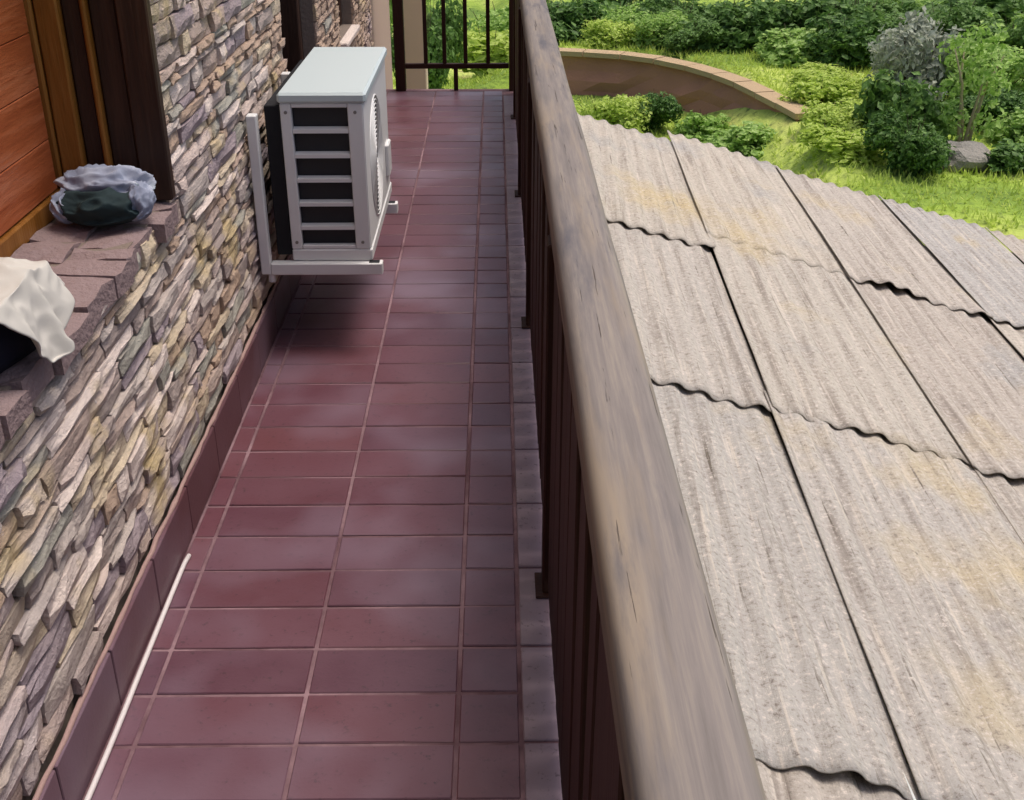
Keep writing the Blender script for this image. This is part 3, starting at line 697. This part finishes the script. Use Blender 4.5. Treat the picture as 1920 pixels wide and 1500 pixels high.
B = [   # kind, variant, x, y, width scale, height in metres
 ('Y', 0, 2.30, 23.8, .46, 1.0, 'small yellow green bush at the roof edge beside the handrail'),
 ('D', 0, 3.15, 24.2, .40, .85, 'small dark bush below the brown garden wall'),
 ('M', 1, 4.7, 21.6, .46, .65, 'low green bush between the roof edge and the curved wall'),
 ('D', 1, 1.75, 30.6, .62, 1.15, 'dark green bush just right of the top of the handrail'),
 ('Y', 0, 2.75, 29.4, .50, .8, 'yellow green bush behind the left end of the pale coping'),
 ('M', 0, 3.75, 29.0, .50, .9, 'bright green bush behind the pale coping of the garden wall'),
 ('D', 0, 4.6, 28.2, .42, .75, 'small dark bush tucked behind the coping'),
 ('D', 1, 5.6, 28.6, .60, 1.1, 'dark bush behind the middle of the garden wall'),
 ('M', 1, 6.8, 27.0, .55, .85, 'green round bush at the back edge of the lawn strip'),
 ('D', 1, 7.9, 26.4, .55, 1.1, 'dark round bush beside the grey shrub'),
 ('M', 0, 3.1, 32.6, .75, 1.35, 'broad green bush behind the small ones over the coping'),
 ('M', 1, 5.3, 32.5, .75, 1.2, 'green bush in the second row over the coping'),
 ('Y', 1, 7.3, 31.0, .80, 1.0, 'yellow green bush in the second row at the top'),
 ('D', 0, 9.2, 30.0, .80, 1.3, 'dark bush in the second row behind the grey shrub'),
 ('M', 1, 8.9, 34.0, .95, 1.7, 'light green bush in the third row at the top'),
 ('D', 0, 10.3, 27.2, .70, 1.35, 'dark tall bush right behind the grey shrub'),
 ('D', 1, 11.9, 30.0, .85, 1.5, 'dark bush in the top right behind the leafy one'),
 ('M', 0, 9.7, 22.4, .60, 1.25, 'leafy green bush at the right edge of the picture'),
 ('D', 0, 6.55, 17.9, .40, .95, 'dark bush in front of the small pale tree'),
 ('D', 1, 7.0, 19.6, .42, 1.25, 'dark bush below the grey shrub'),
 ('D', 1, 8.35, 18.1, .36, .5, 'low dark bush beside the grey rock at the right edge'),
 ('Y', 0, 6.2, 20.4, .40, .65, 'yellow green bush on the bank above the end of the wall'),
 ('Y', 1, 5.75, 18.9, .40, .5, 'yellow green bush at the far edge of the corrugated roof'),
 ('Y', 1, 6.3, 22.6, .40, .6, 'yellow green bush behind the lowering end of the wall'),
 ('M', 0, 12.6, 26.5, .75, 1.3, 'green bush beyond the right end of the lawn'),
 ('M', 1, 14.0, 32.5, 1.0, 1.8, 'green bush in the far top right'),
 ('D', 0, -1.55, 27.0, .50, 2.4, 'dark bush seen through the end railing'),
 ('Y', 1, -.2, 31.5, .75, 1.5, 'yellow green bush seen through the end railing by the post'),
 ('Y', 1, -6.5, 30.0, 1.1, 2.2, 'yellow green bush left of the cream pillar'),
 ('M', 0, .6, 36.0, 1.1, 2.4, 'tall green bush in the back row above the handrail'),
 ('D', 1, 3.6, 36.5, 1.1, 2.2, 'dark bush in the back row above the coping'),
 ('M', 1, 6.3, 37.0, 1.15, 2.2, 'tall green bush in the back row above the lawn strip'),
 ('Y', 0, 10.9, 36.5, 1.15, 2.2, 'yellow green bush in the back row at top right'),
 ('D', 1, 15.5, 37.5, 1.4, 2.6, 'large dark bush in the far top right corner'),
 ('D', 1, 2.2, 33.5, .7, 1.6, 'dark bush in the second row close to the handrail'),
 ('D', 0, 6.5, 33.6, .8, 1.7, 'dark bush in the third row above the lawn strip'),
 ('M', 0, 12.4, 33.6, .9, 1.8, 'light green bush in the third row at top right'),
 ('D', 0, 10.6, 32.4, .8, 1.5, 'dark bush in the third row behind the grey shrub'),
 ('M', 1, 9.0, 24.2, .5, .9, 'small green bush right of the grey shrub'),
 ('D', 0, 8.9, 20.6, .40, .8, 'dark bush between the leafy one and the small pale tree'),
 ('M', 1, 4.25, 23.3, .36, .7, 'low leafy bush half covering the garden wall'),
 ('D', 1, 6.9, 28.9, .6, 1.2, 'dark bush behind the round one at the back of the lawn strip'),
 ('D', 0, 4.7, 30.4, .65, 1.3, 'dark bush between the first and second rows over the coping'),
 ('D', 1, 8.5, 28.0, .6, 1.2, 'dark bush behind the grey shrub to its left'),
 ('D', 0, 11.2, 25.4, .6, 1.4, 'dark bush behind the leafy one at the right edge'),
 ('M', 1, 9.2, 19.6, .4, .7, 'low leafy bush at the right edge above the lawn'),
 ('Y', 0, 6.9, 24.4, .42, .5, 'low yellow green bush in the middle of the lawn strip'),
 ('M', 0, 8.6, 41.0, 1.5, 3.0, 'large green bush in the farthest row'),
]
for i, (k, v, x, y, s, h, lab) in enumerate(B): bush(k, v, x, y, s, h/(2.35*1.22*s), lab, i*1.3)
t = thing('grey_shrub', 'grey leaved shrub standing on the lawn', 'shrub', (8.05, 22.7, gz(8.05, 22.7)-.05)); t.scale = (.95, .9, 1.0)
obj('crown', CR['G', 0][0], t); obj('stem', CR['G', 0][1], t)
# trees behind, their crowns reach above the picture
def tree(x, y, h, mat, label, seed):
    t = thing('tree', label, 'tree', (x, y, gz(x, y)-.1), 'trees behind the garden'); r = random.Random(seed)
    m = MB(); m.tube([(0, 0, 0), (.08, .05, h*.25), (-.05, .1, h*.5), (.05, 0, h*.8)], [.2, .16, .12, .05], 10, wob=.15, seed=seed)
    lob = []
    for i in range(9):
        a = i*2.4; z = h*r.uniform(.28, .9); q = h*.26*r.uniform(.4, 1); p = (q*math.cos(a), q*math.sin(a), z)
        m.tube([(0, .05, z*.6), (p[0]*.6, p[1]*.6, z*.85), p], [.07, .05, .02], 6); lob.append((p, h*r.uniform(.12, .19)))
    m.build('trunk', M_bark, t, True); obj('crown', crown_mesh(seed, lob, .13, 420, mat), t)
tree(-3.9, 33.0, 7.5, M_leafM, 'tree seen through the end railing beside the cream pillar', 41)
tree(5.6, 43.5, 8.5, M_leafD, 'dark tree in the back row above the garden wall', 42)
tree(16.6, 40.0, 8.5, M_leafM, 'green tree in the top right corner', 43)
# small pale-barked tree and a rock at its foot
st = thing('small_tree', 'small pale stemmed tree with loose green leaves on the lawn', 'tree', (7.75, 18.9, gz(7.75, 18.9)-.1))
m = MB(); rr = random.Random(5)
for k in range(4):
    ang = k*1.7; q = rr.uniform(.2, .55); h = rr.uniform(1.2, 1.9)
    m.tube([(.03*math.cos(ang), .03*math.sin(ang), 0), (q*.3*math.cos(ang), q*.3*math.sin(ang), h*.35), (q*.6*math.cos(ang+.3), q*.6*math.sin(ang+.3), h*.7), (q*math.cos(ang), q*math.sin(ang), h)], [.045, .03, .02, .008], 7, wob=.4, seed=k)
m.build('trunk', M_pbark, st, True)
obj('crown', crown_mesh(77, [((.3, .05, 1.35), .3), ((-.3, .1, 1.2), .28), ((.1, -.28, 1.5), .3), ((-.15, .2, 1.75), .35), ((.05, 0, 2.0), .35), ((-.28, -.1, .75), .25), ((.3, -.15, .7), .28), ((.1, .2, .5), .3)], .05, 950, M_leafM), st)
m = MB(); bm = bmesh.new(); bmesh.ops.create_icosphere(bm, subdivisions=3, radius=1)
for v in bm.verts:
    p = v.co.copy(); k = 1+.35*noise.noise(p*1.4+Vector((2, 2, 2)))+.12*noise.noise(p*4); v.co = Vector((p.x*.46*k, p.y*.4*k, p.z*.3*k+.1))
bm.verts.index_update(); m.add([v.co.copy() for v in bm.verts], [[v.index for v in f.verts] for f in bm.faces]); bm.free()
rk = m.build('rock', M_rock); rk.location = (7.5, 18.2, gz(7.5, 18.2)); tag(rk, 'pale grey rock at the foot of the small pale tree', 'rock')

# grass: tufts over the part of the meadow in view
m = MB(); r = random.Random(11); cnt = 0
while cnt < 60000:
    x, y = r.uniform(-6, 16), r.uniform(15, 38)
    if abs(sdist(x, y)) < .45 and y > 20: continue
    z = gz(x, y); cnt += 1; h = r.uniform(.04, .16)*(1+.8*noise.noise(Vector((x*.5, y*.5, 2)))); a = r.uniform(0, 6.283); w = r.uniform(.012, .035)
    dx, dy = math.cos(a)*w, math.sin(a)*w; lx, ly = r.uniform(-.1, .1), r.uniform(-.1, .1); o = len(m.v)
    m.v += [(x-dx, y-dy, z-.02), (x+dx, y+dy, z-.02), (x+lx, y+ly, z+h)]; m.f.append((o, o+1, o+2))
me = bpy.data.meshes.new('grass'); me.from_pydata(m.v, [], m.f); me.materials.append(M_grass); me.update()
gr = obj('grass', me, kind='stuff'); gr['label'] = 'yellow green meadow grass around the bushes'; gr['category'] = 'grass'
